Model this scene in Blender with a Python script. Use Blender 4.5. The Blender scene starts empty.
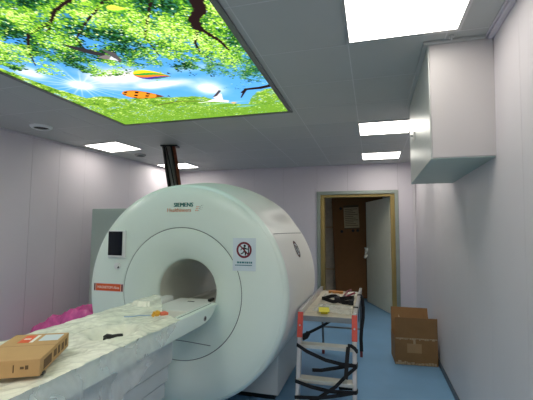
import bpy, math, random
import numpy as np
from mathutils import Vector, Matrix, noise
random.seed(7)
S = bpy.context.scene
COL = S.collection
PI = math.pi

# ------------------------------------------------------------------ materials
def lin(c):
    c = c / 255.0
    return c / 12.92 if c <= 0.04045 else ((c + 0.055) / 1.055) ** 2.4
def rgb(r, g, b): return (lin(r), lin(g), lin(b), 1.0)

def mat(name, col, rough=0.5, metal=0.0, var=0.04, vscale=8.0, bump=0.0, bscale=60.0, alpha=1.0, spec=0.5, stretch=None, coat=0.0, trans=0.0):
    m = bpy.data.materials.new(name); m.use_nodes = True
    nt = m.node_tree; n = nt.nodes; l = nt.links
    b = n['Principled BSDF']
    b.inputs['Roughness'].default_value = rough
    b.inputs['Metallic'].default_value = metal
    b.inputs['Specular IOR Level'].default_value = spec
    b.inputs['Alpha'].default_value = alpha
    b.inputs['Coat Weight'].default_value = coat
    tc = n.new('ShaderNodeTexCoord')
    vec = tc.outputs['Object']
    if stretch:
        mp = n.new('ShaderNodeMapping'); mp.inputs['Scale'].default_value = stretch
        l.new(vec, mp.inputs['Vector']); vec = mp.outputs['Vector']
    nz = n.new('ShaderNodeTexNoise'); nz.inputs['Scale'].default_value = vscale; nz.inputs['Detail'].default_value = 4
    l.new(vec, nz.inputs['Vector'])
    rp = n.new('ShaderNodeValToRGB')
    rp.color_ramp.elements[0].position = 0.3; rp.color_ramp.elements[1].position = 0.7
    rp.color_ramp.elements[0].color = tuple(max(0, c * (1 - var)) for c in col[:3]) + (1,)
    rp.color_ramp.elements[1].color = tuple(min(1, c * (1 + var)) for c in col[:3]) + (1,)
    l.new(nz.outputs['Fac'], rp.inputs['Fac']); l.new(rp.outputs['Color'], b.inputs['Base Color'])
    if bump:
        n2 = n.new('ShaderNodeTexNoise'); n2.inputs['Scale'].default_value = bscale; n2.inputs['Detail'].default_value = 3
        l.new(vec, n2.inputs['Vector'])
        bp = n.new('ShaderNodeBump'); bp.inputs['Strength'].default_value = bump; bp.inputs['Distance'].default_value = 0.01
        l.new(n2.outputs['Fac'], bp.inputs['Height']); l.new(bp.outputs['Normal'], b.inputs['Normal'])
    return m

def emat(name, col, strength):
    m = bpy.data.materials.new(name); m.use_nodes = True
    nt = m.node_tree; nt.nodes.clear()
    e = nt.nodes.new('ShaderNodeEmission'); o = nt.nodes.new('ShaderNodeOutputMaterial')
    e.inputs['Color'].default_value = col; e.inputs['Strength'].default_value = strength
    nt.links.new(e.outputs[0], o.inputs[0])
    return m

def film_mat(name, col, alpha, rough=0.18, scale=18):
    """thin crumpled plastic: part see-through, part milky, glossy creases"""
    m = bpy.data.materials.new(name); m.use_nodes = True
    nt = m.node_tree; n = nt.nodes; l = nt.links; n.clear()
    out = n.new('ShaderNodeOutputMaterial'); mix = n.new('ShaderNodeMixShader')
    tr = n.new('ShaderNodeBsdfTransparent'); tr.inputs[0].default_value = (1, 1, 1, 1)
    b = n.new('ShaderNodeBsdfPrincipled'); b.inputs['Base Color'].default_value = col
    b.inputs['Roughness'].default_value = rough
    tc = n.new('ShaderNodeTexCoord')
    nz = n.new('ShaderNodeTexNoise'); nz.inputs['Scale'].default_value = scale; nz.inputs['Detail'].default_value = 5; nz.inputs['Distortion'].default_value = 1.2
    l.new(tc.outputs['Object'], nz.inputs['Vector'])
    bp = n.new('ShaderNodeBump'); bp.inputs['Strength'].default_value = 0.35; bp.inputs['Distance'].default_value = 0.02
    l.new(nz.outputs['Fac'], bp.inputs['Height']); l.new(bp.outputs['Normal'], b.inputs['Normal'])
    mr = n.new('ShaderNodeMapRange'); mr.inputs['From Min'].default_value = 0.3; mr.inputs['From Max'].default_value = 0.7
    mr.inputs['To Min'].default_value = alpha - 0.15; mr.inputs['To Max'].default_value = alpha + 0.15
    l.new(nz.outputs['Fac'], mr.inputs['Value']); l.new(mr.outputs['Result'], mix.inputs['Fac'])
    l.new(tr.outputs[0], mix.inputs[1]); l.new(b.outputs[0], mix.inputs[2]); l.new(mix.outputs[0], out.inputs[0])
    return m

M = {}
M['wall'] = mat('wall_panel', rgb(211, 205, 212), 0.42, var=0.015, vscale=2.0, spec=0.4)
M['wallr'] = mat('wall_panel_pale', rgb(214, 209, 213), 0.42, var=0.015, vscale=2.0, spec=0.4)
M['joint'] = mat('panel_joint', rgb(120, 116, 122), 0.7)
M['ceil'] = mat('ceiling_panel', rgb(184, 186, 183), 0.55, var=0.015, vscale=2.0)
M['ceil_line'] = mat('ceiling_edge_glint', rgb(205, 205, 205), 0.4)  # paler colour paints the light caught on the panel edges
M['floor'] = mat('blue_vinyl', rgb(122, 166, 202), 0.38, var=0.05, vscale=3.0, bump=0.03, bscale=30, spec=0.35)
M['base'] = mat('dark_skirting', rgb(70, 82, 96), 0.4)
M['alu'] = mat('brushed_aluminium', rgb(205, 206, 206), 0.35, 0.85, var=0.05, vscale=30, stretch=(1, 1, 0.1))
M['white'] = mat('white_gloss_shell_green_cast', rgb(228, 240, 231), 0.28, var=0.008, vscale=3, spec=0.45)  # green tint paints the ceiling picture's light on plain white plastic
M['white2'] = mat('white_satin_shell', rgb(228, 228, 223), 0.4, var=0.008, vscale=3, spec=0.45)
M['flare'] = mat('white_funnel_green_cast', rgb(222, 235, 226), 0.4, var=0.008, vscale=3)  # same painted green light as on the front cover
M['bore'] = mat('grey_bore_liner', rgb(216, 217, 206), 0.5, var=0.02)
M['plinth'] = mat('pale_plinth', rgb(196, 201, 200), 0.45, var=0.02)
M['seam'] = mat('dark_seam', rgb(95, 105, 104), 0.7)
M['dark'] = mat('black_plastic', rgb(18, 19, 22), 0.35, var=0.1)
M['rubber'] = mat('black_rubber', rgb(22, 22, 24), 0.7, var=0.1)
M['screen'] = mat('dark_screen', rgb(20, 24, 32), 0.12, var=0.05)
M['bezel'] = mat('white_bezel', rgb(225, 227, 226), 0.35)
M['orange'] = mat('orange_red_sticker', rgb(222, 92, 44), 0.5, var=0.05)
M['orange_dk'] = mat('dark_red_bar', rgb(110, 40, 28), 0.5)
M['inkwhite'] = mat('white_ink', rgb(240, 235, 225), 0.6)
M['paper'] = mat('white_paper', rgb(206, 218, 226), 0.5, var=0.02)
M['teal'] = mat('teal_ink', rgb(0, 128, 122), 0.5)
M['peach'] = mat('orange_ink', rgb(232, 160, 122), 0.5)
M['grey_ink'] = mat('grey_ink', rgb(150, 160, 155), 0.5)
M['sign_red'] = mat('dark_red_ink', rgb(112, 20, 42), 0.5)
M['black_ink'] = mat('black_ink', rgb(24, 22, 24), 0.6)
M['cabinet'] = mat('grey_green_metal', rgb(172, 188, 180), 0.45, var=0.02)
M['duct'] = mat('duct_panel', rgb(190, 186, 186), 0.4, var=0.01, vscale=2)
M['duct_side'] = mat('duct_side_steel', rgb(200, 204, 200), 0.38, 0.35, var=0.03, vscale=20, stretch=(1, .15, 3))
M['frame_grey'] = mat('grey_green_frame', rgb(150, 158, 150), 0.4, 0.5)
M['brass'] = mat('brass_finger_strip', rgb(168, 146, 92), 0.4, 0.6, var=0.06, vscale=20, stretch=(1, 1, .1))
M['leaf'] = mat('door_leaf_paint', rgb(226, 225, 208), 0.45, var=0.02)
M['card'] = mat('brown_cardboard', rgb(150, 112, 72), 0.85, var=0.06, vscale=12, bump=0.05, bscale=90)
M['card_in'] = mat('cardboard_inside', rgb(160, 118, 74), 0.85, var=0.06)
M['card_pale'] = mat('tan_cardboard', rgb(188, 152, 102), 0.8, var=0.05, vscale=10, bump=0.04, bscale=90)  # lighter tan board of the carton on the table
M['card_tan'] = mat('pale_tan_label', rgb(176, 140, 98), 0.8, var=0.06)
M['card_hall'] = mat('orange_brown_cardboard', rgb(122, 84, 48), 0.85, var=0.05)
M['tape'] = mat('torn_packing_tape', rgb(186, 160, 124), 0.5, var=0.2, vscale=40)
M['foam'] = mat('wrinkled_foam_wrap', rgb(196, 184, 165), 0.7, var=0.12, vscale=14, bump=0.8, bscale=12)
M['label_ink'] = mat('printed_sheet', rgb(178, 164, 132), 0.7, var=0.03)
M['red'] = mat('red_plastic', rgb(226, 88, 74), 0.45)
M['darkred'] = mat('dark_red_foot', rgb(130, 45, 45), 0.5)
M['tread'] = mat('aluminium_tread', rgb(216, 214, 206), 0.4, 0.5, var=0.05, vscale=40, stretch=(1, 8, 8))
M['platform'] = mat('dusty_platform', rgb(196, 188, 170), 0.6, 0.1, var=0.12, vscale=14)
M['webbing'] = mat('black_webbing', rgb(16, 17, 24), 0.8, var=0.15, bump=0.3, bscale=200)
M['yellow'] = mat('yellow_tag', rgb(226, 214, 60), 0.5)
M['gold'] = mat('amber_tape', rgb(228, 170, 40), 0.45)
M['salmon'] = mat('salmon_plug', rgb(232, 120, 90), 0.45)
M['wood'] = mat('raw_wood', rgb(190, 130, 70), 0.7, var=0.15, vscale=20, stretch=(1, 8, 8))
M['steel_hose'] = mat('grey_corrugated_hose', rgb(150, 150, 148), 0.35, 0.6)
M['copper'] = mat('rusty_copper_pipe', rgb(128, 70, 46), 0.45, 0.5, var=0.25, vscale=14)
M['vent'] = mat('vent_white', rgb(238, 239, 238), 0.5)
M['film'] = film_mat('clear_plastic_film', rgb(250, 250, 234), 0.82, rough=.25, scale=7)
M['film_sheer'] = film_mat('sheer_plastic_film', rgb(246, 248, 242), 0.28, rough=.14, scale=4)
M['film2'] = film_mat('clear_film_sheet', rgb(236, 236, 226), 0.6, scale=40)
M['pink'] = film_mat('pink_plastic_film', rgb(238, 104, 178), 0.85, rough=0.2, scale=7)
M['bluewire'] = mat('pale_blue_wire', rgb(150, 172, 200), 0.5)
LIGHT = 11.5
M['lamp'] = emat('lit_diffuser', (1.0, 0.955, 0.87, 1), LIGHT)
M['lamp_soft'] = emat('softer_lit_diffuser', (1.0, 0.95, 0.87, 1), LIGHT*.62)
M['lamp_bright'] = emat('brighter_lit_diffuser', (1.0, 0.955, 0.87, 1), LIGHT*1.7)

# ------------------------------------------------------------------ mesh builder
ORG = {}
class MB:
    def __init__(s): s.v = []; s.f = []; s.mi = []
    def add(s, vs, fs, mi=0):
        o = len(s.v); s.v += [tuple(p) for p in vs]
        for f in fs: s.f.append(tuple(i + o for i in f)); s.mi.append(mi)
    def box(s, a, b, mi=0, rot=None, about=None):
        (x0, y0, z0), (x1, y1, z1) = a, b
        x0, x1 = min(x0, x1), max(x0, x1); y0, y1 = min(y0, y1), max(y0, y1); z0, z1 = min(z0, z1), max(z0, z1)
        vs = [Vector(p) for p in ((x0,y0,z0),(x1,y0,z0),(x1,y1,z0),(x0,y1,z0),(x0,y0,z1),(x1,y0,z1),(x1,y1,z1),(x0,y1,z1))]
        if rot is not None:
            c = Vector(about) if about else Vector(((x0+x1)/2, (y0+y1)/2, (z0+z1)/2))
            vs = [rot @ (p - c) + c for p in vs]
        s.add(vs, [(0,3,2,1),(4,5,6,7),(0,1,5,4),(1,2,6,5),(2,3,7,6),(3,0,4,7)], mi); return s
    def bar(s, p, q, w, h, mi=0, up=(0, 0, 1)):
        p, q = Vector(p), Vector(q); d = (q - p).normalized(); up = Vector(up)
        if abs(d.dot(up)) > .98: up = Vector((0, 1, 0))
        a = d.cross(up).normalized(); u = a.cross(d).normalized()
        vs = []
        for c in (p, q):
            for i, j in ((-1,-1),(1,-1),(1,1),(-1,1)): vs.append(c + a*i*w/2 + u*j*h/2)
        s.add(vs, [(3,2,1,0),(4,5,6,7),(0,1,5,4),(1,2,6,5),(2,3,7,6),(3,0,4,7)], mi); return s
    def tube(s, pts, r, n=10, mi=0, cap=True):
        P = [Vector(p) for p in pts]; rs = r if isinstance(r, (list, tuple)) else [r]*len(P)
        rings = []; a = None
        for i, p in enumerate(P):
            d = (P[min(i+1, len(P)-1)] - P[max(i-1, 0)]).normalized()
            if a is None:
                t = Vector((0,0,1)) if abs(d.z) < .9 else Vector((1,0,0)); a = d.cross(t).normalized()
            a = (a - d*a.dot(d)).normalized(); b = d.cross(a)
            rings.append([p + (a*math.cos(2*PI*k/n) + b*math.sin(2*PI*k/n))*rs[i] for k in range(n)])
        vs = [q for R in rings for q in R]; fs = []
        for i in range(len(P)-1):
            for k in range(n): fs.append((i*n+k, i*n+(k+1)%n, (i+1)*n+(k+1)%n, (i+1)*n+k))
        if cap: fs += [tuple(range(n-1, -1, -1)), tuple((len(P)-1)*n+k for k in range(n))]
        s.add(vs, fs, mi); return s
    def ribbon(s, pts, w, t=0.004, mi=0, wd=(0, 0, 1)):
        """flat strap with thickness; w along wd made square to the path"""
        P = [Vector(p) for p in pts]; vs = []; fs = []
        for i, p in enumerate(P):
            d = (P[min(i+1, len(P)-1)] - P[max(i-1, 0)]).normalized()
            u = Vector(wd); u = (u - d*u.dot(d))
            if u.length < .15: u = Vector((1, 0, 0)) - d*d.x
            u.normalize(); k = d.cross(u)
            vs += [p - u*w/2 - k*t/2, p + u*w/2 - k*t/2, p + u*w/2 + k*t/2, p - u*w/2 + k*t/2]
        for i in range(len(P)-1):
            for k in range(4): fs.append((i*4+k, i*4+(k+1)%4, i*4+4+(k+1)%4, i*4+4+k))
        L = (len(P)-1)*4; fs += [(3,2,1,0), (L, L+1, L+2, L+3)]
        s.add(vs, fs, mi); return s
    def lathe_y(s, prof, c, n=96, mi=0, a0=0.0, a1=2*PI, closed_prof=False):
        """profile of (y, r), turned about an axis along Y through c=(x, z)"""
        full = abs(a1 - a0 - 2*PI) < 1e-6; m = n if full else n + 1
        vs = []; k = len(prof)
        for j in range(m):
            a = a0 + (a1 - a0)*j/n
            for y, r in prof: vs.append((c[0] + r*math.sin(a), y, c[1] + r*math.cos(a)))
        fs = []; K = k if closed_prof else k - 1
        for j in range(n):
            jj = (j+1) % m
            for i in range(K): fs.append((j*k+i, jj*k+i, jj*k+(i+1)%k, j*k+(i+1)%k))
        s.add(vs, fs, mi); return s
    def disc(s, c, r, t, axis='z', n=32, mi=0):
        c = Vector(c); vs = []
        for e in (0, 1):
            for k in range(n):
                a = 2*PI*k/n; u, w = r*math.cos(a), r*math.sin(a); h = e*t
                vs.append(c + (Vector((u, w, h)) if axis == 'z' else Vector((u, -h, w)) if axis == 'y' else Vector((h, u, w))))
        fs = [tuple(range(n-1, -1, -1)), tuple(range(n, 2*n))] + [(k, (k+1)%n, n+(k+1)%n, n+k) for k in range(n)]
        s.add(vs, fs, mi); return s
    def prism(s, poly, y0, y1, axis='y', mi=0):
        n = len(poly); vs = []
        for y in (y0, y1):
            for (a, b) in poly: vs.append((a, y, b) if axis == 'y' else (y, a, b) if axis == 'x' else (a, b, y))
        s.add(vs, [tuple(range(n-1, -1, -1)), tuple(range(n, 2*n))] + [(k, (k+1)%n, n+(k+1)%n, n+k) for k in range(n)], mi); return s
    def text(s, body, x, y, z, size, mi=0, mat3=None, align='LEFT', sx=1.0, t=0.0006):
        cu = bpy.data.curves.new('lettering', 'FONT'); cu.body = body; cu.size = size; cu.align_x = align; cu.resolution_u = 2
        cu.extrude = t
        ob = bpy.data.objects.new('lettering', cu); COL.objects.link(ob)
        dg = bpy.context.evaluated_depsgraph_get(); me = bpy.data.meshes.new_from_object(ob.evaluated_get(dg))
        R = mat3 if mat3 is not None else Matrix(((1,0,0),(0,0,-1),(0,1,0)))
        vs = [Vector((x, y, z)) + R @ Vector((v.co.x*sx, v.co.y, v.co.z)) for v in me.vertices]
        s.add(vs, [tuple(p.vertices) for p in me.polygons], mi)
        bpy.data.objects.remove(ob); bpy.data.meshes.remove(me); bpy.data.curves.remove(cu); return s
    def build(s, name, mats, parent=None, bevel=0.0, smooth=35, loc=None, segs=2, fix=True):
        me = bpy.data.meshes.new(name)
        if parent is not None: o0 = ORG[parent.name]
        else: o0 = Vector(loc) if loc is not None else Vector((0, 0, 0))
        me.from_pydata([tuple(Vector(p) - o0) for p in s.v], [], s.f)
        for m in (mats if isinstance(mats, (list, tuple)) else [mats]): me.materials.append(m)
        me.polygons.foreach_set('material_index', s.mi); me.update()
        if fix:
            import bmesh
            bm = bmesh.new(); bm.from_mesh(me); bmesh.ops.recalc_face_normals(bm, faces=bm.faces); bm.to_mesh(me); bm.free()
        if smooth:
            me.polygons.foreach_set('use_smooth', [True]*len(me.polygons)); me.set_sharp_from_angle(angle=math.radians(smooth))
        ob = bpy.data.objects.new(name, me); COL.objects.link(ob)
        if parent is not None: ob.parent = parent
        else: ob.location = o0
        ORG[ob.name] = o0
        if bevel:
            b = ob.modifiers.new('bevel', 'BEVEL'); b.width = bevel; b.segments = segs; b.limit_method = 'ANGLE'; b.angle_limit = math.radians(40)
        return ob

def thing(name, label, cat, loc, group=None, kind=None):
    o = bpy.data.objects.new(name, None); COL.objects.link(o); o.location = loc; o.empty_display_size = .1
    if label: o['label'] = label
    if cat: o['category'] = cat
    if group: o['group'] = group
    if kind: o['kind'] = kind
    ORG[o.name] = Vector(loc); return o
def tag(o, label, cat, group=None, kind=None):
    o['label'] = label; o['category'] = cat
    if group: o['group'] = group
    if kind: o['kind'] = kind
    return o
def struct(o, label=None):
    o['kind'] = 'structure'
    if label: o['label'] = label
    return o

# ------------------------------------------------------------------ camera
YAW, PIT, ROL, F = 0.274685813, 0.0807754227, 0.00448839761, 377.615
CAMZ = 1.55
fw = Vector((-math.sin(YAW)*math.cos(PIT), math.cos(YAW)*math.cos(PIT), math.sin(PIT)))
r0 = Vector((math.cos(YAW), math.sin(YAW), 0)); u0 = r0.cross(fw)
rt = r0*math.cos(ROL) + u0*math.sin(ROL); up = u0*math.cos(ROL) - r0*math.sin(ROL)
cd = bpy.data.cameras.new('camera'); cam = bpy.data.objects.new('camera', cd); COL.objects.link(cam)
mw = Matrix((rt, up, -fw)).transposed().to_4x4(); mw.translation = Vector((0, 0, CAMZ)); cam.matrix_world = mw
cd.sensor_width = 36; cd.lens = F/533*36; cd.clip_start = .02
S.camera = cam

# ------------------------------------------------------------------ setting
H = 2.8; XR = 0.760; YF = 7.25; YN = -1.4
def xl(y): return -4.42 + (y - 3.5)*0.115        # left wall, a little out of square
# floor (room and the hallway behind the doorway)
b = MB(); b.box((-5.6, YN-.1, -.08), (2.4, 9.6, 0)); struct(b.build('floor', M['floor']), 'glossy blue vinyl floor')
# ceiling: slab, panels, strips in a paler colour for the glint on panel edges
GX = [-0.140 + .612*k for k in range(-8, 2)]; GY = [2.508 + .612*k for k in range(-7, 9)]
b = MB(); b.box((-5.4, YN-.1, H+.012), (XR+.1, YF+.1, H+.09), 1)
xs = [-5.3] + GX + [XR]; ys = [YN] + GY + [YF]
for i in range(len(xs)-1):
    for j in range(len(ys)-1):
        if xs[i+1]-xs[i] > .02 and ys[j+1]-ys[j] > .02:
            b.box((xs[i]+.0015, ys[j]+.0015, H), (xs[i+1]-.0015, ys[j+1]-.0015, H+.014), 0)
for x in GX: b.box((x-.004, YN, H-.0015), (x+.004, YF, H+.002), 1)
for y in GY: b.box((-5.3, y-.003, H-.0012), (XR, y+.003, H+.002), 1)
struct(b.build('ceiling', [M['ceil'], M['ceil_line']], smooth=0), 'grey square panelled ceiling')
# right wall
def xr(z): return .714 + .0165*z
b = MB()
def rpanel(y0, y1, o0, o1, mi): b.add([(xr(z)+o, y, z) for y in (y0, y1) for z, o in ((0, o0), (0, o1), (H, o1), (H, o0))], [(0,1,2,3),(7,6,5,4),(0,4,5,1),(1,5,6,2),(2,6,7,3),(3,7,4,0)], mi)
rpanel(YN-.1, YF+.1, .006, .1, 1); y = YN
while y < YF-.01:
    y2 = min(y + .6, YF); rpanel(y+.0009, y2-.0009, 0, .012, 0); y = y2
struct(b.build('wall_right', [M['wallr'], M['joint']], smooth=0), 'pale panelled wall on the right')
# far wall with the doorway
DX0, DX1, DZ = -1.03, .45, 2.3
b = MB()
b.box((-4.3, YF+.008, 0), (DX0, YF+.15, H+.05), 1); b.box((DX1, YF+.008, 0), (XR+.1, YF+.15, H+.05), 1); b.box((DX0, YF+.008, DZ), (DX1, YF+.15, H+.05), 1)
x = -4.1
for e in (-3.5, -2.9, -2.3, -1.7, DX0): b.box((x+.0015, YF, 0), (e-.0015, YF+.02, H)); x = e
b.box((DX1+.0015, YF, 0), (XR-.001, YF+.02, H)); b.box((DX0+.0015, YF, DZ), (-.45-.0015, YF+.02, H)); b.box((-.45+.0015, YF, DZ), (DX1-.0015, YF+.02, H))
struct(b.build('wall_far', [M['wall'], M['joint']], smooth=0), 'lilac grey panelled wall with the doorway')
# left wall, panels with open dark joints
b = MB()
def lpanel(y0, y1, g, th=.02):
    p = [(xl(y0+g), y0+g), (xl(y1-g), y1-g), (xl(y1-g)-th, y1-g), (xl(y0+g)-th, y0+g)]
    b.prism(p, 0, H, 'z', 0)
jl = [YN, -.6, .3, 1.2, 2.1, 3.0, 3.95, 4.36, 4.80, 5.75, 6.6, YF]
for i in range(len(jl)-1): lpanel(jl[i], jl[i+1], .0022 if i == 6 else .0012)
b.prism([(xl(YN)-.009, YN-.1), (xl(YF)-.009, YF+.1), (xl(YF)-.12, YF+.1), (xl(YN)-.12, YN-.1)], 0, H+.05, 'z', 1)
struct(b.build('wall_left', [M['wall'], M['joint']], smooth=0), 'lilac grey panelled wall on the left')
b = MB(); b.box((-5.4, YN-.1, 0), (XR+.1, YN, H+.05)); struct(b.build('wall_near', M['wall'], smooth=0))
# skirtings
b = MB(); b.box((xr(0)-.012, YN, 0), (xr(0)+.003, YF, .06)); struct(b.build('baseboard_right', M['base'], bevel=.003))
b = MB(); b.box((-4.0, YF-.014, 0), (DX0, YF, .06)); b.box((DX1, YF-.014, 0), (xr(0)-.012, YF, .06)); struct(b.build('baseboard_far', M['base'], bevel=.003))
b = MB(); b.prism([(xl(YN), YN), (xl(YF), YF), (xl(YF)+.014, YF), (xl(YN)+.014, YN)], 0, .075, 'z'); struct(b.build('baseboard_left', M['base'], bevel=.003))
# corner trims under the ceiling and in the corner
b = MB(); b.box((XR-.035, YN, H-.022), (XR, YF, H-.001)); b.box((XR-.05, YN, H-.008), (XR-.035, YF, H-.001)); struct(b.build('trim_1', M['wall'], bevel=.004))
b = MB(); b.box((-4.0, YF-.03, H-.02), (XR, YF, H-.001)); struct(b.build('trim_2', M['wall'], bevel=.004))
b = MB(); b.prism([(xl(YN), YN), (xl(YF), YF), (xl(YF)+.03, YF), (xl(YN)+.03, YN)], H-.02, H-.001, 'z'); struct(b.build('trim_3', M['wall'], bevel=.004))
b = MB(); b.box((xr(0)-.012, YF-.015, .06), (xr(0)+.03, YF, H)); struct(b.build('trim_4', M['wallr'], bevel=.008))
# hallway behind the door
b = MB(); b.box((-2.6, 9.4, 0), (1.9, 9.5, 2.7)); struct(b.build('wall_hallway', M['wall'], smooth=0))
b = MB(); b.box((-2.7, YF+.15, 0), (-2.6, 9.5, 2.7)); struct(b.build('wall_hallway_left', M['wall'], smooth=0))
b = MB(); b.box((1.9, YF+.15, 0), (2.0, 9.5, 2.7)); struct(b.build('wall_hallway_right', M['wall'], smooth=0))
b = MB(); b.box((-2.7, YF+.15, 2.7), (2.0, 9.5, 2.8)); struct(b.build('ceiling_hallway', M['ceil'], smooth=0))

# doorway: frame, brass reveal, leaf
d1 = thing('door_1', 'open doorway with grey metal frame and brass lining', None, (-.29, YF, 0), kind='structure')
b = MB(); w = .062
b.box((DX0, YF-.03, 0), (DX0+w, YF+.17, DZ)); b.box((DX1-w, YF-.03, 0), (DX1, YF+.17, DZ)); b.box((DX0+w, YF-.03, DZ-w), (DX1-w, YF+.17, DZ))
b.build('door_frame', M['frame_grey'], d1, bevel=.004)
b = MB(); w2 = .075
b.box((DX0+w, YF+.01, 0), (DX0+w+w2, YF+.15, DZ-w)); b.box((DX1-w-w2, YF+.01, 0), (DX1-w, YF+.15, DZ-w)); b.box((DX0+w+w2, YF+.01, DZ-w-.05), (DX1-w-w2, YF+.15, DZ-w))
b.box((DX0+w+.03, YF+.002, 0), (DX0+w+.042, YF+.01, DZ-w)); b.box((DX1-w-.042, YF+.002, 0), (DX1-w-.03, YF+.01, DZ-w))
o = b.build('brass_lining', M['brass'], d1, bevel=.003); o['label'] = 'brass coloured inner lining'
hx, hy, fx, fy = .305, 7.50, -.148, 8.70
d = Vector((fx-hx, fy-hy, 0)).normalized(); nn = Vector((-d.y, d.x, 0))
b = MB(); P0 = Vector((hx, hy, 0)); P1 = Vector((fx, fy, 0))
b.prism([(p.x, p.y) for p in (P0, P1, P1+nn*-.05, P0+nn*-.05)], .012, 2.19, 'z')
lf = b.build('door_leaf', M['leaf'], d1, bevel=.004); lf['label'] = 'pale grey leaf standing ajar'
b = MB()
for zz in (1.02, 1.16):
    q = P1 - d*.08 + nn*.0
    b.disc((q.x, q.y, zz), .026, .012, 'y'); 
q = P1 - d*.07
b.tube([q + Vector((0,0,1.16)), q + nn*.05 + Vector((0,0,1.16)), q + nn*.055 + Vector((0,0,1.02)), q + Vector((0,0,1.02))], .01, 8)
b.build('door_handle', M['alu'], lf)
b = MB()
for k in range(9):
    a = k*.7; q = P1 - d*(.10+.03*math.sin(a*1.7)) + nn*(.05+.02*math.cos(a)) + Vector((0, 0, .98+.025*k))
    b.disc((q.x, q.y, q.z), .026+.008*math.sin(a*2), .01, 'y', n=9)
o = b.build('handle_wrap', M['film2'], lf); o['label'] = 'loose clear film wrapped round the handle'

# ------------------------------------------------------------------ ceiling lights
def ceiling_light(cx, cy, sx, sy, rot, label, lamp='lamp'):
    t = thing('ceiling_light', label, 'ceiling light', (cx, cy, H), 'square lit ceiling panels')
    R = Matrix.Rotation(rot, 3, 'Z'); c = (cx, cy, H)
    b = MB(); w = .022
    for a in (((-sx/2-w, -sy/2-w), (sx/2+w, -sy/2)), ((-sx/2-w, sy/2), (sx/2+w, sy/2+w)), ((-sx/2-w, -sy/2), (-sx/2, sy/2)), ((sx/2, -sy/2), (sx/2+w, sy/2))):
        b.box((cx+a[0][0], cy+a[0][1], H-.012), (cx+a[1][0], cy+a[1][1], H-.0005), 0, R, c)
    b.build('frame', M['alu'], t, bevel=.002)
    b = MB(); b.box((cx-sx/2, cy-sy/2, H-.008), (cx+sx/2, cy+sy/2, H-.003), 0, R, c)
    b.build('diffuser', M[lamp], t, smooth=0)
    return t
ceiling_light(.196, 2.165, .645, .59, 0, 'large bright square ceiling light cut off by the top picture edge', 'lamp_soft')
ceiling_light(.155, 4.70, .58, .56, 0, 'bright ceiling light beside the duct box, second nearest in the right row')
ceiling_light(.146, 6.46, .58, .54, 0, 'small bright ceiling light nearest the doorway')
ceiling_light(-3.75, 4.78, .60, .52, math.radians(-7), 'bright ceiling light between the left wall and the picture panel', 'lamp_soft')
ceiling_light(-3.63, 6.53, .62, .49, math.radians(-3), 'bright ceiling light seen behind the hose bundle')
ceiling_light(.155, -.35, .60, .58, 0, 'bright square ceiling light behind the camera on the right', 'lamp_bright')
ceiling_light(-3.95, 1.9, .58, .56, 0, 'bright square ceiling light left of the picture panel, out of frame', 'lamp_bright')
ceiling_light(-1.7, .3, .60, .58, 0, 'bright square ceiling light behind the camera above the patient table end', 'lamp_bright')

t = thing('ceiling_light', 'small added fill lamp in the hallway, unseen above the doorway', 'ceiling light', (-1.0, 8.0, 2.7))  # unseen lamp put in to brighten the door leaf
b = MB(); b.box((-1.2, 7.85, 2.685), (-.8, 8.15, 2.6995)); b.build('frame', M['alu'], t, bevel=.002)
b = MB(); b.box((-1.18, 7.87, 2.68), (-.82, 8.13, 2.6845)); b.build('diffuser', emat('added_fill_diffuser', (1, .95, .85, 1), 2.5), t, smooth=0)

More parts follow.
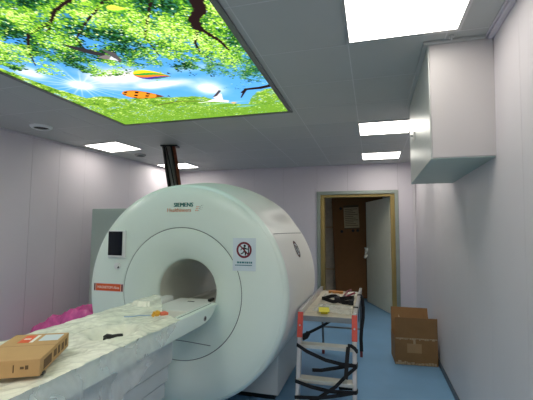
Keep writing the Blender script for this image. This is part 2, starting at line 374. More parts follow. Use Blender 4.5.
# ------------------------------------------------------------------ backlit picture panel in the ceiling
def paint_print(X0, X1, Y0, Y1, nx, ny):
    rs = np.random.RandomState(5)
    xs = np.linspace(X0, X1, nx); ys = np.linspace(Y0, Y1, ny); X, Y = np.meshgrid(xs, ys); px = (X1-X0)/nx
    def fbm(sc, seed):
        out = np.zeros_like(X); amp = 1
        for o in range(4):
            g = rs.rand(int((Y1-Y0)*sc)+3, int((X1-X0)*sc)+3); u = (X-X0)*sc; v = (Y-Y0)*sc
            i = u.astype(int); j = v.astype(int); fu = u-i; fv = v-j; fu = fu*fu*(3-2*fu); fv = fv*fv*(3-2*fv)
            out += amp*((g[j,i]*(1-fu)+g[j,i+1]*fu)*(1-fv)+(g[j+1,i]*(1-fu)+g[j+1,i+1]*fu)*fv - .5); amp *= .55; sc *= 2
        return out
    I = np.zeros(X.shape + (3,))
    C = lambda *c: np.array(c, float)
    n1 = fbm(2, 1); n2 = fbm(5, 2)
    t = np.clip((Y-Y0)/(Y1-Y0), 0, 1)[..., None]
    I[:] = C(70, 150, 228)*(1-t) + C(104, 182, 244)*t
    def blend(mask, col): 
        m = np.clip(mask, 0, 1)[..., None]; I[:] = I*(1-m) + C(*col)*m
    def blob(cx, cy, rx, ry, col, k=1.0, nz=.6): blend(k*(1.3*np.exp(-((X-cx)/rx)**2-((Y-cy)/ry)**2) + nz*n2*np.exp(-((X-cx)/rx/1.5)**2-((Y-cy)/ry/1.5)**2)), col)
    blob(-1.99, 2.55, .28, .16, (246, 238, 236)); blob(-1.75, 2.78, .25, .07, (250, 244, 236)); blob(-1.36, 2.98, .13, .15, (235, 245, 250)); blob(-2.6, 2.3, .1, .12, (225, 240, 250))
    blob(-1.3, 2.55, .2, .06, (205, 230, 250), .5)
    # sun burst
    dx, dy = X+2.41, Y-2.62; r = np.hypot(dx, dy); a = np.arctan2(dy, dx)
    ray = np.maximum(np.cos(a*5)**40, np.cos(a*5+1.3)**90)*np.exp(-r/.22)
    blend(ray*.9, (250, 252, 250)); blend(1.6*np.exp(-(r/.10)**2), (255, 255, 252))
    def leaves(cnt, prob, cols, s0, s1, cl=None):
        rx = rs.uniform(X0, X1, cnt); ry = rs.uniform(Y0, Y1, cnt); rp = rs.rand(cnt)
        for k in range(cnt):
            x = rx[k]; y = ry[k]
            if rp[k] > prob(x, y): continue
            L = rs.uniform(s0, s1); W = L*rs.uniform(.35, .65); th = rs.rand()*PI
            i0 = max(0, int((x-L-X0)/px)); i1 = min(nx, int((x+L-X0)/px)+2); j0 = max(0, int((y-L-Y0)/px)); j1 = min(ny, int((y+L-Y0)/px)+2)
            sx = X[j0:j1, i0:i1]-x; sy = Y[j0:j1, i0:i1]-y
            u = sx*math.cos(th)+sy*math.sin(th); v = -sx*math.sin(th)+sy*math.cos(th)
            m = ((u/L)**2+(v/W)**2) < 1
            q = rs.rand() if cl is None else min(.999, max(0, .5 + gl(x, y, cl)*1.1 + rs.normal()*.16))
            I[j0:j1, i0:i1][m] = C(*cols[int(q*len(cols))])*rs.uniform(.88, 1.1)
    fx_ = [-2.9, -2.6, -2.2, -1.95, -1.7, -1.5, -1.2, -.95, -.78]; fy_ = [2.12, 2.20, 2.36, 2.42, 2.44, 2.52, 2.66, 2.85, 2.98]
    gx_ = [-2.9, -2.76, -2.70, -2.6, -2.2, -1.95, -1.5, -1.32, -1.16, -1.05, -.9, -.78]; gy_ = [1.9, 2.1, 2.55, 2.86, 2.99, 3.04, 3.16, 3.44, 3.46, 3.24, 3.14, 3.1]
    gn = fbm(2.5, 9); gN = fbm(6, 3); gc = fbm(5, 4); gf = fbm(14, 5)
    def gl(x, y, A): return A[min(ny-1, max(0, int((y-Y0)/(Y1-Y0)*ny))), min(nx-1, max(0, int((x-X0)/(X1-X0)*nx)))]
    def far_p(x, y): return 1.0 if y > np.interp(x, gx_, gy_) + gl(x, y, n2)*.08 else 0.0
    def near_p(x, y):
        d = np.interp(x, fx_, fy_) - y
        if d < -.12: return 0.0
        return float(np.clip((.30 + d*1.5 + gl(x, y, gN)*1.2 + gl(x, y, gf)*1.0), 0, 1))
    NG = [(18, 52, 26), (26, 74, 32), (44, 100, 38), (70, 128, 44), (102, 156, 48), (140, 182, 58), (178, 206, 90), (208, 226, 146)]
    NL = [(84, 146, 50), (126, 178, 60), (166, 202, 84), (202, 224, 124), (224, 238, 186), (190, 220, 236)]
    Yg = [(70, 114, 40), (100, 142, 50), (130, 166, 56), (156, 182, 72), (184, 200, 104), (206, 216, 150), (140, 186, 190)]
    blend(np.clip((Y - np.interp(X, gx_, gy_) - n2*.08)/.03+.3, 0, 1), (112, 152, 54))
    leaves(26000, far_p, Yg, .009, .018, gf)
    leaves(7000, lambda x, y: far_p(x, y)*(1.0 if y > np.interp(x, [-2.8, -2.3, -1.3, -.8], [9, 3.35, 3.62, 9]) else 0), [(44, 104, 36), (76, 138, 44), (112, 166, 54)], .008, .016, gf)
    blob(-1.35, 3.36, .16, .025, (150, 205, 235), .8); blob(-1.22, 3.50, .10, .025, (120, 190, 235), .7)
    dn = np.interp(X, fx_, fy_) - Y
    blend(np.clip(.30 + dn*1.5 + gN*1.2 + gf*1.0 - .25, 0, .75)*(dn > -.05), (48, 100, 44))
    def sprig(x, y): return float(np.clip(1.2*math.exp(-((x+1.08)/.16)**2-((y-3.02)/.12)**2)+gl(x, y, gf)*.8-.25, 0, 1))
    leaves(30000, near_p, NG[:6], .008, .017, gc); leaves(5000, sprig, NG[:6], .008, .015, gf)
    def line(pts, w0, w1, col):
        P = [np.array(p) for p in pts]; n = len(P)-1
        for k in range(n):
            p, q = P[k], P[k+1]; dd = q-p; L2 = dd@dd
            tt = np.clip(((X-p[0])*dd[0]+(Y-p[1])*dd[1])/L2, 0, 1)
            dist = np.hypot(X-p[0]-tt*dd[0], Y-p[1]-tt*dd[1]); w = w0+(w1-w0)*(k+tt)/n
            blend((w-dist)/px+.5, col)
    bc = (38, 26, 26)
    line([(-.93, 1.35), (-.90, 1.77), (-.92, 1.87), (-1.0, 1.94), (-1.02, 2.04)], .045, .032, bc)
    line([(-1.02, 2.02), (-.985, 2.12), (-.95, 2.22), (-.94, 2.35)], .026, .008, bc)
    line([(-1.02, 2.04), (-1.12, 2.2), (-1.15, 2.35), (-1.10, 2.5)], .012, .004, bc)
    line([(-.78, 3.0), (-.83, 3.05), (-.93, 3.07), (-1.06, 3.07), (-1.10, 3.14), (-1.17, 3.26)], .03, .006, bc)
    line([(-1.3, 1.4), (-1.56, 1.59), (-1.72, 1.65), (-1.84, 1.74), (-1.97, 1.84)], .022, .010, bc)
    line([(-1.84, 1.74), (-2.1, 1.82), (-2.3, 2.0), (-2.45, 2.2)], .012, .004, bc)
    line([(-1.2, 1.6), (-1.41, 1.66), (-1.64, 1.80), (-1.85, 1.95), (-1.9, 2.1)], .012, .004, bc)
    line([(-1.05, 1.6), (-1.25, 1.85), (-1.4, 2.05), (-1.45, 2.3)], .012, .004, bc)
    leaves(26000, lambda x, y: near_p(x, y)*(1 if gl(x, y, gc) > -.12 else .25)*.8, NG[2:], .006, .012, gc)
    leaves(9000, lambda x, y: near_p(x, y)*(1 if gl(x, y, gf) > 0 else .15), NL, .005, .010)
    leaves(2500, sprig, NG[3:], .006, .010, gf)
    line([(-.93, 1.35), (-.90, 1.77), (-.92, 1.87), (-1.0, 1.94), (-1.02, 2.04)], .04, .026, bc)
    line([(-1.02, 2.02), (-.985, 2.12), (-.95, 2.22), (-.94, 2.35)], .015, .006, bc)
    line([(-.78, 3.0), (-.83, 3.05), (-.93, 3.08), (-1.06, 3.08), (-1.12, 3.14)], .030, .012, bc)
    line([(-1.42, 1.50), (-1.56, 1.59), (-1.72, 1.65), (-1.84, 1.74)], .013, .007, bc)
    def poly(pts, col, k=1.0):
        m = np.zeros(X.shape, bool); n = len(pts)
        for i in range(n):
            (x1, y1), (x2, y2) = pts[i], pts[(i+1) % n]
            if y1 == y2: continue
            c = ((y1 > Y) != (y2 > Y)) & (X < (x2-x1)*(Y-y1)/(y2-y1)+x1); m ^= c
        blend(m*k, col); return m
    # soaring bird: long dark wing, pale body
    poly([(-2.0, 1.97), (-1.90, 2.06), (-1.81, 2.17), (-1.82, 2.22), (-1.90, 2.17), (-1.97, 2.07)], (52, 50, 54))
    poly([(-1.79, 2.10), (-1.73, 2.18), (-1.76, 2.30), (-1.80, 2.33), (-1.79, 2.22)], (88, 84, 86))
    poly([(-1.90, 2.21), (-1.81, 2.19), (-1.79, 2.24), (-1.85, 2.26)], (130, 122, 120)); poly([(-1.84, 2.26), (-1.79, 2.22), (-1.785, 2.3)], (230, 232, 236))
    # striped balloon
    def balloon(cx, cy, L, W, th, fn):
        u = (X-cx)*math.cos(th)+(Y-cy)*math.sin(th); v = -(X-cx)*math.sin(th)+(Y-cy)*math.cos(th)
        s = np.clip((u+L)/(2*L), 0, 1); w = W*np.where(s < .35, np.sqrt(np.clip(1-((.35-s)/.35)**2, 0, 1)), np.clip(1-((s-.35)/.65)**1.6, 0, 1))
        fn((np.abs(u) < L) & (np.abs(v) < w), s, v/np.maximum(w, 1e-4))
    def stripes(m, s, v):
        cols = [(196, 224, 60), (244, 190, 40), (60, 150, 60), (240, 130, 40), (74, 60, 150), (80, 130, 60)]
        q = np.floor((v*.5+.5+s*.5)*4.2).astype(int) % 6
        for k in range(6): blend((m & (q == k))*1.0, cols[k])
    balloon(-1.69, 2.59, .15, .092, .42, stripes)
    def spots(m, s, v):
        blend(m*1.0, (236, 140, 44)); blend((m & (np.abs(v) > .80))*1.0, (196, 104, 30))
        blend((m & (np.sin(s*24+v*1.5) > .55) & (np.abs(np.sin(v*4.2+.6)) > .6))*1.0, (50, 26, 18))
        blend((m & (s > .8))*1.0, (120, 70, 30))
    balloon(-2.02, 2.965, .19, .105, .45, spots)
    poly([(-1.56, 2.60), (-1.545, 2.57), (-1.53, 2.61)], (50, 40, 40)); poly([(-1.83, 3.05), (-1.80, 3.03), (-1.80, 3.07)], (50, 40, 40))
    def kite(m, s, v):
        blend(m*1.0, (222, 214, 90)); blend((m & (np.abs(v) < .2))*1.0, (230, 180, 90)); blend((m & (v > .5))*1.0, (120, 180, 60))
    balloon(-1.37, 1.73, .055, .035, .3, kite)
    # white bird
    poly([(-1.52, 3.27), (-1.42, 3.22), (-1.31, 3.31), (-1.34, 3.36), (-1.44, 3.31)], (240, 236, 236))
    poly([(-1.43, 3.20), (-1.34, 3.10), (-1.31, 3.12), (-1.36, 3.28)], (236, 232, 232)); poly([(-1.43, 3.19), (-1.30, 3.03), (-1.285, 3.05), (-1.37, 3.16)], (70, 62, 70))
    line([(-1.62, 3.29), (-1.42, 3.29)], .006, .010, (250, 250, 250)); blob(-1.29, 3.38, .025, .02, (240, 170, 110), 1, 0)
    line([(-2.05, 3.25), (-1.8, 3.20), (-1.55, 3.26)], .006, .006, (84, 60, 40))
    # a second green tone along the far left
    I[:] = np.clip(I, 4, 255)
    return xs, ys, I
PX0, PX1, PY0, PY1 = -2.80, -.83, 1.35, 3.765
def make_print(parent):
    nx, ny = 400, 485
    xs, ys, I = paint_print(PX0, PX1, PY0, PY1, nx, ny)
    z = -0.006
    vs = [(float(x)-ORG[parent.name].x, float(y)-ORG[parent.name].y, z) for y in ys for x in xs]
    fs = [(j*nx+i, j*nx+nx+i, j*nx+nx+i+1, j*nx+i+1) for j in range(ny-1) for i in range(nx-1)]
    me = bpy.data.meshes.new('printed_sheet'); me.from_pydata(vs, [], fs)
    A = I.reshape(-1, 3)/255; A = np.where(A <= .04045, A/12.92, ((A+.055)/1.055)**2.4); q = np.clip((A[:, 1]-A[:, 2])/.25, 0, 1)*np.clip(A[:, 1]/.5, 0, 1); A[:, :2] *= (1+.22*q)[:, None]; A[:, 1] *= 1+.14*q
    at = me.color_attributes.new('print', 'FLOAT_COLOR', 'POINT')
    at.data.foreach_set('color', np.concatenate([A, np.ones((len(A), 1))], 1).astype(np.float32).ravel())
    m = bpy.data.materials.new('backlit_print'); m.use_nodes = True; nt = m.node_tree; nt.nodes.clear()
    e = nt.nodes.new('ShaderNodeEmission'); o = nt.nodes.new('ShaderNodeOutputMaterial'); a = nt.nodes.new('ShaderNodeAttribute'); a.attribute_name = 'print'
    e.inputs['Strength'].default_value = 1.42
    nt.links.new(a.outputs['Color'], e.inputs['Color']); nt.links.new(e.outputs[0], o.inputs[0])
    me.materials.append(m); ob = bpy.data.objects.new('printed_sheet', me); COL.objects.link(ob); ob.parent = parent; ORG[ob.name] = ORG[parent.name]
sk = thing('picture_panel', 'large backlit ceiling panel printed with blue sky, leafy branches and birds', 'ceiling picture', ((PX0+PX1)/2, (PY0+PY1)/2, H))
make_print(sk)
b = MB(); w = .04
b.box((PX0-w, PY0-w, H-.016), (PX1+w, PY0, H-.0005)); b.box((PX0-w, PY1, H-.016), (PX1+w, PY1+w, H-.0005)); b.box((PX0-w, PY0, H-.016), (PX0, PY1, H-.0005)); b.box((PX1, PY0, H-.016), (PX1+w, PY1, H-.0005))
b.build('panel_frame', mat('grey_panel_frame', rgb(120, 122, 122), .35, .6), sk, bevel=.003)

# round ceiling diffusers
def ceiling_vent(cx, cy, r, label, rim='vent'):
    t = thing('ceiling_vent', label, 'ceiling vent', (cx, cy, H), 'round ceiling vents')
    b = MB(); n = 40; prof = [(r, 0.0), (r*.98, .010), (r*.80, .030), (r*.72, .028), (r*.68, .001)]
    vs = [(cx+q*math.cos(2*PI*k/n), cy+q*math.sin(2*PI*k/n), H-.0005-h) for k in range(n) for q, h in prof]; K = len(prof)
    b.add(vs, [(k*K+i, ((k+1) % n)*K+i, ((k+1) % n)*K+i+1, k*K+i+1) for k in range(n) for i in range(K-1)])
    b.build('rim', M[rim], t)
    b = MB(); b.disc((cx, cy, H-.016), r*.68, .012, 'z'); b.build('grille', M['rubber'], t)
ceiling_vent(-3.86, 3.59, .125, 'larger round ceiling vent near the left wall, nearest the picture panel corner')
ceiling_vent(-3.70, 5.39, .095, 'smaller round ceiling vent between the two left ceiling lights', 'steel_hose')
b = MB(); b.disc((.505, 2.56, H-.012), .016, .0115, 'z', 16); b.disc((.505, 2.56, H-.028), .007, .018, 'z', 10)
tag(b.build('sprinkler_head', M['alu'], loc=(.505, 2.56, H)), 'tiny metal sprinkler head in front of the duct box', 'sprinkler')

# ------------------------------------------------------------------ boxed in duct
t = thing('duct_box', 'pale metal boxed-in duct hanging from the ceiling on the right wall', 'duct box', (.55, 3.28, 2.0))
bx0, by0, by1, bz = .372, 2.62, 3.97, 2.015
b = MB(); b.box((bx0+.006, by0, bz+.006), (.7585, by1, H-.001)); b.build('casing', M['duct'], t, bevel=.006)
b = MB(); b.box((bx0, by0+.012, bz+.004), (bx0+.0065, by1, H-.004)); o = b.build('side_panel', M['duct_side'], t, bevel=.002); o['label'] = 'brushed steel hatch side'
b = MB(); b.box((bx0-.002, by0+.004, bz), (xr(bz)-.0005, by1, bz+.007)); o = b.build('bottom_panel', M['cabinet'], t, bevel=.002)
b = MB(); b.box((bx0-.014, 3.52, 2.36), (bx0, 3.56, 2.43)); b.tube([(bx0-.014, 3.54, 2.395), (bx0-.032, 3.54, 2.395)], .009); b.box((bx0-.038, 3.50, 2.388), (bx0-.03, 3.545, 2.402)); b.build('latch', M['alu'], t, bevel=.002)
b = MB(); b.box((bx0-.03, by0-.012, H-.02), (bx0, by1, H-.001)); b.box((bx0-.03, by0-.028, H-.02), (XR-.05, by0, H-.001)); b.build('top_flange', M['ceil'], t, bevel=.003)

# ------------------------------------------------------------------ scanner
GCX, GCZ, GY0 = -1.623, 1.006, 3.0
sc = thing('mri_scanner', 'huge white drum-shaped scanner with a round bore in the middle of the room', 'scanner', (GCX, 3.75, 0))
GC = (GCX, GCZ)
# front cover ring
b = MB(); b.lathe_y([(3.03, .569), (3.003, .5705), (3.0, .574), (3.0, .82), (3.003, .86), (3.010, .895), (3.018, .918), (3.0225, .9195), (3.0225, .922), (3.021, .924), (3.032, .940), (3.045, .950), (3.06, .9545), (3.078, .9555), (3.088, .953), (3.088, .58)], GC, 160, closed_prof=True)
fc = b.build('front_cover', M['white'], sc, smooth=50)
# funnel
def flare_y(r):
    t = (r - .28)/(.562 - .28); return 3.004 + .132*max(0.0, 1-t)**2.2
fp = [(flare_y(r), r) for r in (.563, .53, .49, .45, .41, .37, .34, .315, .30, .292)] + [(3.138, .286), (3.150, .2845), (3.16, .2842)]
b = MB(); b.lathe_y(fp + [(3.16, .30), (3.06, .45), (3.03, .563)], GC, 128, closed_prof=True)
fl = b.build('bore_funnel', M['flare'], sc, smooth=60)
b = MB(); b.lathe_y([(3.02, .5625), (3.009, .5625), (3.009, .5700), (3.02, .5700)], GC, 128, closed_prof=True); b.build('seam_ring', M['seam'], sc)
b = MB(); zq = .597; P = []
for k in range(15):
    x = -1.675 + k*(.345/14); r = math.hypot(x-GCX, zq-.012*(k/14)-GCZ); P.append((x, min(flare_y(min(r, .562)), 3.12)-.0005, zq-.012*(k/14)))
b.tube(P, .0028, 6); b.build('seam_line', M['seam'], fl)
# bore tube
b = MB(); b.lathe_y([(3.152, .2842), (4.38, .2842), (4.40, .30), (4.36, .32), (3.152, .32)], GC, 96, closed_prof=True)
bo = b.build('bore_liner', M['bore'], sc, smooth=60); bo['label'] = 'dull grey lining of the bore'
b = MB()
for s_ in (-1, 1):
    x = GCX + s_*.205; b.bar((x, 3.16, .838), (x, 4.36, .838), .03, .03)
b.build('bore_rail', M['white2'], bo, bevel=.004)
# barrel with raised top shell
def hump(a):
    d = abs(math.degrees(a)); k = min(1, max(0, (51-d)/9)); return k*k*(3-2*k)
prof = [(3.088, .948, 0), (3.10, .955, 0.0), (3.14, .9595, .08), (3.2, .962, .2), (3.3, .964, .42), (3.45, .9645, .75), (3.62, .965, .95), (3.78, .965, 1), (3.95, .965, .95), (4.10, .965, .8), (4.22, .964, .6), (4.34, .963, .35), (4.44, .958, .18), (4.49, .948, .08), (4.51, .93, 0), (4.515, .89, 0), (4.515, .32, 0)]
n = 200; vs = []; fs = []; k = len(prof)
for j in range(n):
    a = 2*PI*j/n - PI; h = hump(a)
    for y, r, q in prof:
        rr = r + .072*h*q; vs.append((GCX + rr*math.sin(a), y, GCZ + rr*math.cos(a)))
for j in range(n):
    for i in range(k-1): fs.append((j*k+i, ((j+1) % n)*k+i, ((j+1) % n)*k+i+1, j*k+i+1))
b = MB(); b.add(vs, fs); br = b.build('barrel', M['white2'], sc, smooth=50)
# side seam, following the drum
b = MB(); a = math.radians(57.5)
b.tube([(GCX+rr*math.sin(a), y, GCZ+rr*math.cos(a)) for y, rr in ((3.12, .959), (3.2, .963), (3.6, .966), (4.0, .966), (4.34, .964))], .003, 6); b.build('seam_line', M['seam'], br)
# round emblem on the side of the drum
b = MB(); ac = math.asin((1.37-GCZ)/.966); cy = 3.70
def on_drum(u, v, off): 
    an = ac + v/.966; return (GCX+(.9655+off)*math.cos(an), cy+u, GCZ+(.9655+off)*math.sin(an))
def drum_disc(r, off, mi, n=32, inner=0):
    if inner: b.add([on_drum(q*math.cos(2*PI*i/n), q*math.sin(2*PI*i/n), off) for i in range(n) for q in (inner, r)], [(2*i, 2*i+1, (2*i+3) % (2*n), (2*i+2) % (2*n)) for i in range(n)], mi)
    else: b.add([on_drum(r*math.cos(2*PI*i/n), r*math.sin(2*PI*i/n), off) for i in range(n)], [tuple(range(n))], mi)
drum_disc(.085, .0012, 0); drum_disc(.087, .0016, 2, inner=.060); drum_disc(.076, .002, 1, inner=.068)
for u0_, u1_, v0_, v1_ in ((-.012, .012, .022, .044), (-.03, .01, -.01, .018), (-.035, -.01, -.05, -.012), (.01, .03, -.045, -.01), (.02, .045, 0, .03)):
    b.add([on_drum(u, v, .0018) for u, v in ((u0_, v0_), (u1_, v0_), (u1_, v1_), (u0_, v1_))], [(0, 1, 2, 3)], 2)
b.add([on_drum(u, v, .0022) for u, v in ((-.055, .045), (-.045, .055), (.055, -.045), (.045, -.055))], [(0, 1, 2, 3)], 1)
o = b.build('prohibition_sticker', [M['paper'], M['sign_red'], M['black_ink']], br, fix=False); o['label'] = 'round dark prohibition sticker on the side'
# plinth
b = MB(); b.box((-2.39, 3.46, .05), (-.856, 4.48, .60)); b.build('plinth', M['plinth'], sc, bevel=.01)
b = MB(); b.box((-2.35, 3.50, 0), (-.90, 4.44, .05)); b.build('plinth_base', M['dark'], sc)
# display, knob, stickers, lettering on the front cover
def face_rect(b, x0, x1, z0, z1, off, th, mi=0): b.box((x0, GY0-off-th, z0), (x1, GY0-off, z1), mi)
b = MB(); face_rect(b, -2.358, -2.172, 1.296, 1.548, -.002, .028); ds = b.build('control_display', M['bezel'], sc, bevel=.012, segs=3)
b = MB(); face_rect(b, -2.349, -2.200, 1.318, 1.536, .026, .003); b.build('screen', M['screen'], ds, bevel=.001)
b = MB(); b.disc((-2.255, GY0+.001, 1.222), .03, .024, 'y'); b.disc((-2.255, GY0-.022, 1.222), .019, .012, 'y'); kb = b.build('control_knob', M['bezel'], sc, bevel=.003)
b = MB(); b.disc((-2.237, GY0-.012, 1.212), .009, .016, 'y'); b.build('knob_button', M['dark'], kb)
b = MB()
face_rect(b, -2.514, -2.190, .985, 1.063, -.012, .013, 3); face_rect(b, -2.506, -2.197, .992, 1.056, .001, .0006, 0)
face_rect(b, -2.506, -2.492, .992, 1.056, .0017, .0006, 1); face_rect(b, -2.213, -2.197, .992, 1.056, .0017, .0006, 1)
face_rect(b, -2.490, -2.486, .992, 1.056, .0017, .0006, 2); face_rect(b, -2.219, -2.2155, .992, 1.056, .0017, .0006, 2)
b.text('MAGNETOM Altea', -2.352, GY0-.0022, 1.013, .033, 2, align='CENTER', sx=.88)
o = b.build('warning_sticker', [M['orange'], M['orange_dk'], M['inkwhite'], M['bezel']], fc, smooth=0, fix=False); o['label'] = 'orange red sticker with white lettering'
b = MB(); [b.text('SIEMENS', -1.606+e, GY0-.001, 1.756, .052, 0, align='CENTER', sx=.98, t=.001) for e in (-.002, 0, .002)]
o = b.build('brand_lettering', M['teal'], fc, smooth=0, fix=False); o['label'] = 'teal capital lettering'; b = MB()
[b.text('Healthineers', -1.648+e, GY0-.001, 1.712, .046, 0, align='CENTER', t=.001) for e in (-.001, .001)]
o = b.build('brand_lettering', M['peach'], fc, smooth=0, fix=False); o['label'] = 'orange lettering'; b = MB()
for i in range(5):
    for j in range(3): b.disc((-1.485+i*.014+j*.005, GY0, 1.722+j*.016+.012*(i > 2)), .0052-.0006*i, .0012, 'y', 10, 2 if i > 1 else 1)
o = b.build('brand_dots', [M['teal'], M['peach'], M['grey_ink']], fc, smooth=0, fix=False); o['label'] = 'orange and grey dots'
b = MB(); face_rect(b, -1.137, -.935, 1.215, 1.487, -.001, .0022); sg = b.build('warning_notice', M['paper'], sc, smooth=0); sg['label'] = 'pale blue notice sheet with a round prohibition symbol'
b = MB(); cx, cz, R = -1.037, 1.388, .066; n = 40
ring = [(cx+q*math.cos(2*PI*i/n), GY0-.0022, cz+q*math.sin(2*PI*i/n)) for i in range(n) for q in (R*.76, R*1.02)]
b.add(ring, [(2*i, 2*i+1, (2*i+3) % (2*n), (2*i+2) % (2*n)) for i in range(n)], 0)
def ink(pts, mi=1, off=.0020): b.add([(cx+p*R, GY0-off, cz+q*R) for p, q in pts], [tuple(range(len(pts)))], mi)
ink([(.08+.16*math.cos(a*PI/8), .52+.16*math.sin(a*PI/8)) for a in range(16)])
ink([(-.30, .30), (.05, .36), (.30, .22), (.50, .18), (.50, .06), (.26, .06), (.12, .12), (.16, -.16), (-.04, -.18), (-.10, .10), (-.26, .14), (-.40, -.08), (-.50, -.02)])
ink([(-.08, -.14), (.16, -.12), (.30, -.42), (.22, -.70), (.08, -.68), (.12, -.44)]); ink([(-.08, -.14), (.08, -.18), (-.14, -.46), (-.42, -.56), (-.46, -.44), (-.24, -.36)])
ink([(.52, .56), (.66, .44), (.66, -.44), (.52, -.56)])
ink([(-.62, .50), (-.50, .62), (.62, -.50), (.50, -.62)], 0, .0024)
b.build('prohibition_symbol', [M['sign_red'], M['black_ink']], sg, smooth=0, fix=False)
b = MB(); x = -1.098
for wd in (.018, .016, .020, .012, .018, .010, .014):
    face_rect(b, x, x+wd, 1.277, 1.292, .0012, .0008); x += wd+.004
M['slate'] = mat('slate_teal_ink', rgb(60, 120, 128), .6)
b.build('notice_lettering', M['slate'], sg, smooth=0); b = MB()
x = -1.116
for i in range(17): face_rect(b, x, x+.0075, 1.258, 1.266, .0012, .0008); x += .0088
b.build('notice_lettering', M['slate'], sg, smooth=0)

# ------------------------------------------------------------------ patient table
TCX = -1.604
tb = thing('patient_table', 'long white patient table running into the scanner bore', 'patient table', (TCX, 1.7, 0))
TY0 = .45
# deck (continues into the bore)
b = MB(); b.box((TCX-.225, TY0+.05, .832), (TCX+.225, 3.02, .862)); b.box((TCX-.19, 3.02, .836), (TCX+.17, 3.22, .862)); b.build('deck', M['white2'], tb, bevel=.01)
# rails: lofted section, underside sweeping up at the scanner end
def rail(sgn):
    b = MB(); secs = []
    st = [TY0, TY0+.03, .8, 1.5, 2.2, 2.6, 2.74, 2.80, 2.86, 2.91, 2.95, 2.98, 3.0, 3.015, 3.025]
    for y in st:
        t = max(0, (y-2.74)/.285); zb = .80 + .118*(1-max(0, 1-t**2.4)**.6)
        e = .0 if y > TY0 else .012
        xs_ = [.222, .222, .244, .272, .300, .315, .319, .313, .288, .240]
        zs_ = [.86, .925, .934, .938, .938, .932, .92, zb+.018, zb, zb]
        zs_ = [max(z, zb) if i > 1 else max(z, min(zb, .92)) for i, z in enumerate(zs_)]
        secs.append([(TCX+sgn*(x-e), y, z) for x, z in zip(xs_, zs_)])
    m = len(secs[0]); vs = [p for s_ in secs for p in s_]
    fs = [(i*m+k, i*m+(k+1) % m, (i+1)*m+(k+1) % m, (i+1)*m+k) for i in range(len(secs)-1) for k in range(m)]
    fs += [tuple(range(m-1, -1, -1)), tuple((len(secs)-1)*m+k for k in range(m))]
    b.add(vs, fs); return b.build('side_rail', M['white'], tb, smooth=40)
r1 = rail(1); rail(-1)
b = MB(); b.box((TCX-.225, TY0, .80), (TCX+.225, TY0+.05, .925)); b.build('end_panel', M['white'], tb, bevel=.01)
b = MB(); b.tube([(TCX+.284, .6, .9385), (TCX+.284, 2.98, .9385)], .0022, 6); b.build('seam_line', M['seam'], r1)
b = MB()
q = 2.80; xq = TCX+.3165; zq = .856
vs = [(xq+.001, q+.024*math.cos(2*PI*i/20), zq+.02*math.sin(2*PI*i/20)) for i in range(20)] + [(xq-.02, q+.019*math.cos(2*PI*i/20), zq+.016*math.sin(2*PI*i/20)) for i in range(20)]
b.add(vs, [tuple(range(20))] + [(i, (i+1) % 20, 20+(i+1) % 20, 20+i) for i in range(20)], 0)
vs = [(xq+.002, q+.016*math.cos(2*PI*i/16), zq+.013*math.sin(2*PI*i/16)) for i in range(16)]; b.add(vs, [tuple(range(16))], 1)
b.build('release_button', [M['steel_hose'], M['dark']], r1, fix=False)
# raised cradle at the bore end
b = MB(); b.box((-1.724, 2.68, .862), (-1.384, 3.21, .929)); o = b.build('head_cradle', M['white2'], tb, bevel=.006, segs=3)
b = MB(); b.box((-1.575, 3.05, .928), (-1.515, 3.075, .9305)); b.build('cradle_slot', M['dark'], o)
b = MB(); b.box((-1.822, 2.66, .862), (-1.728, 3.10, .968)); b.build('arm_cradle', M['white2'], tb, bevel=.02, segs=3)
b = MB(); b.box((-1.405, 3.10, .925), (-1.378, 3.19, .95)); b.build('cradle_latch', M['dark'], tb, bevel=.004)
# telescoping pedestal: stacked skirts
b = MB(); b.box((TCX-.24, .85, .638), (TCX+.252, 2.415, .80)); b.build('pedestal_skirt', M['plinth'], tb, bevel=.005)
b = MB(); b.box((TCX-.23, .86, .532), (TCX+.242, 2.385, .632)); b.build('pedestal_skirt', M['plinth'], tb, bevel=.005)
b = MB(); b.box((TCX-.22, .87, .425), (TCX+.232, 2.365, .526)); b.build('pedestal_skirt', M['plinth'], tb, bevel=.005)
b = MB(); b.box((TCX-.21, .88, .06), (TCX+.222, 2.35, .419)); b.build('pedestal_skirt', M['plinth'], tb, bevel=.005)
b = MB(); b.box((TCX-.22, .84, 0), (TCX+.22, 2.32, .06)); b.box((TCX-.2, .9, .1), (TCX+.215, 2.33, .79)); b.build('pedestal_foot', M['dark'], tb, bevel=.005)

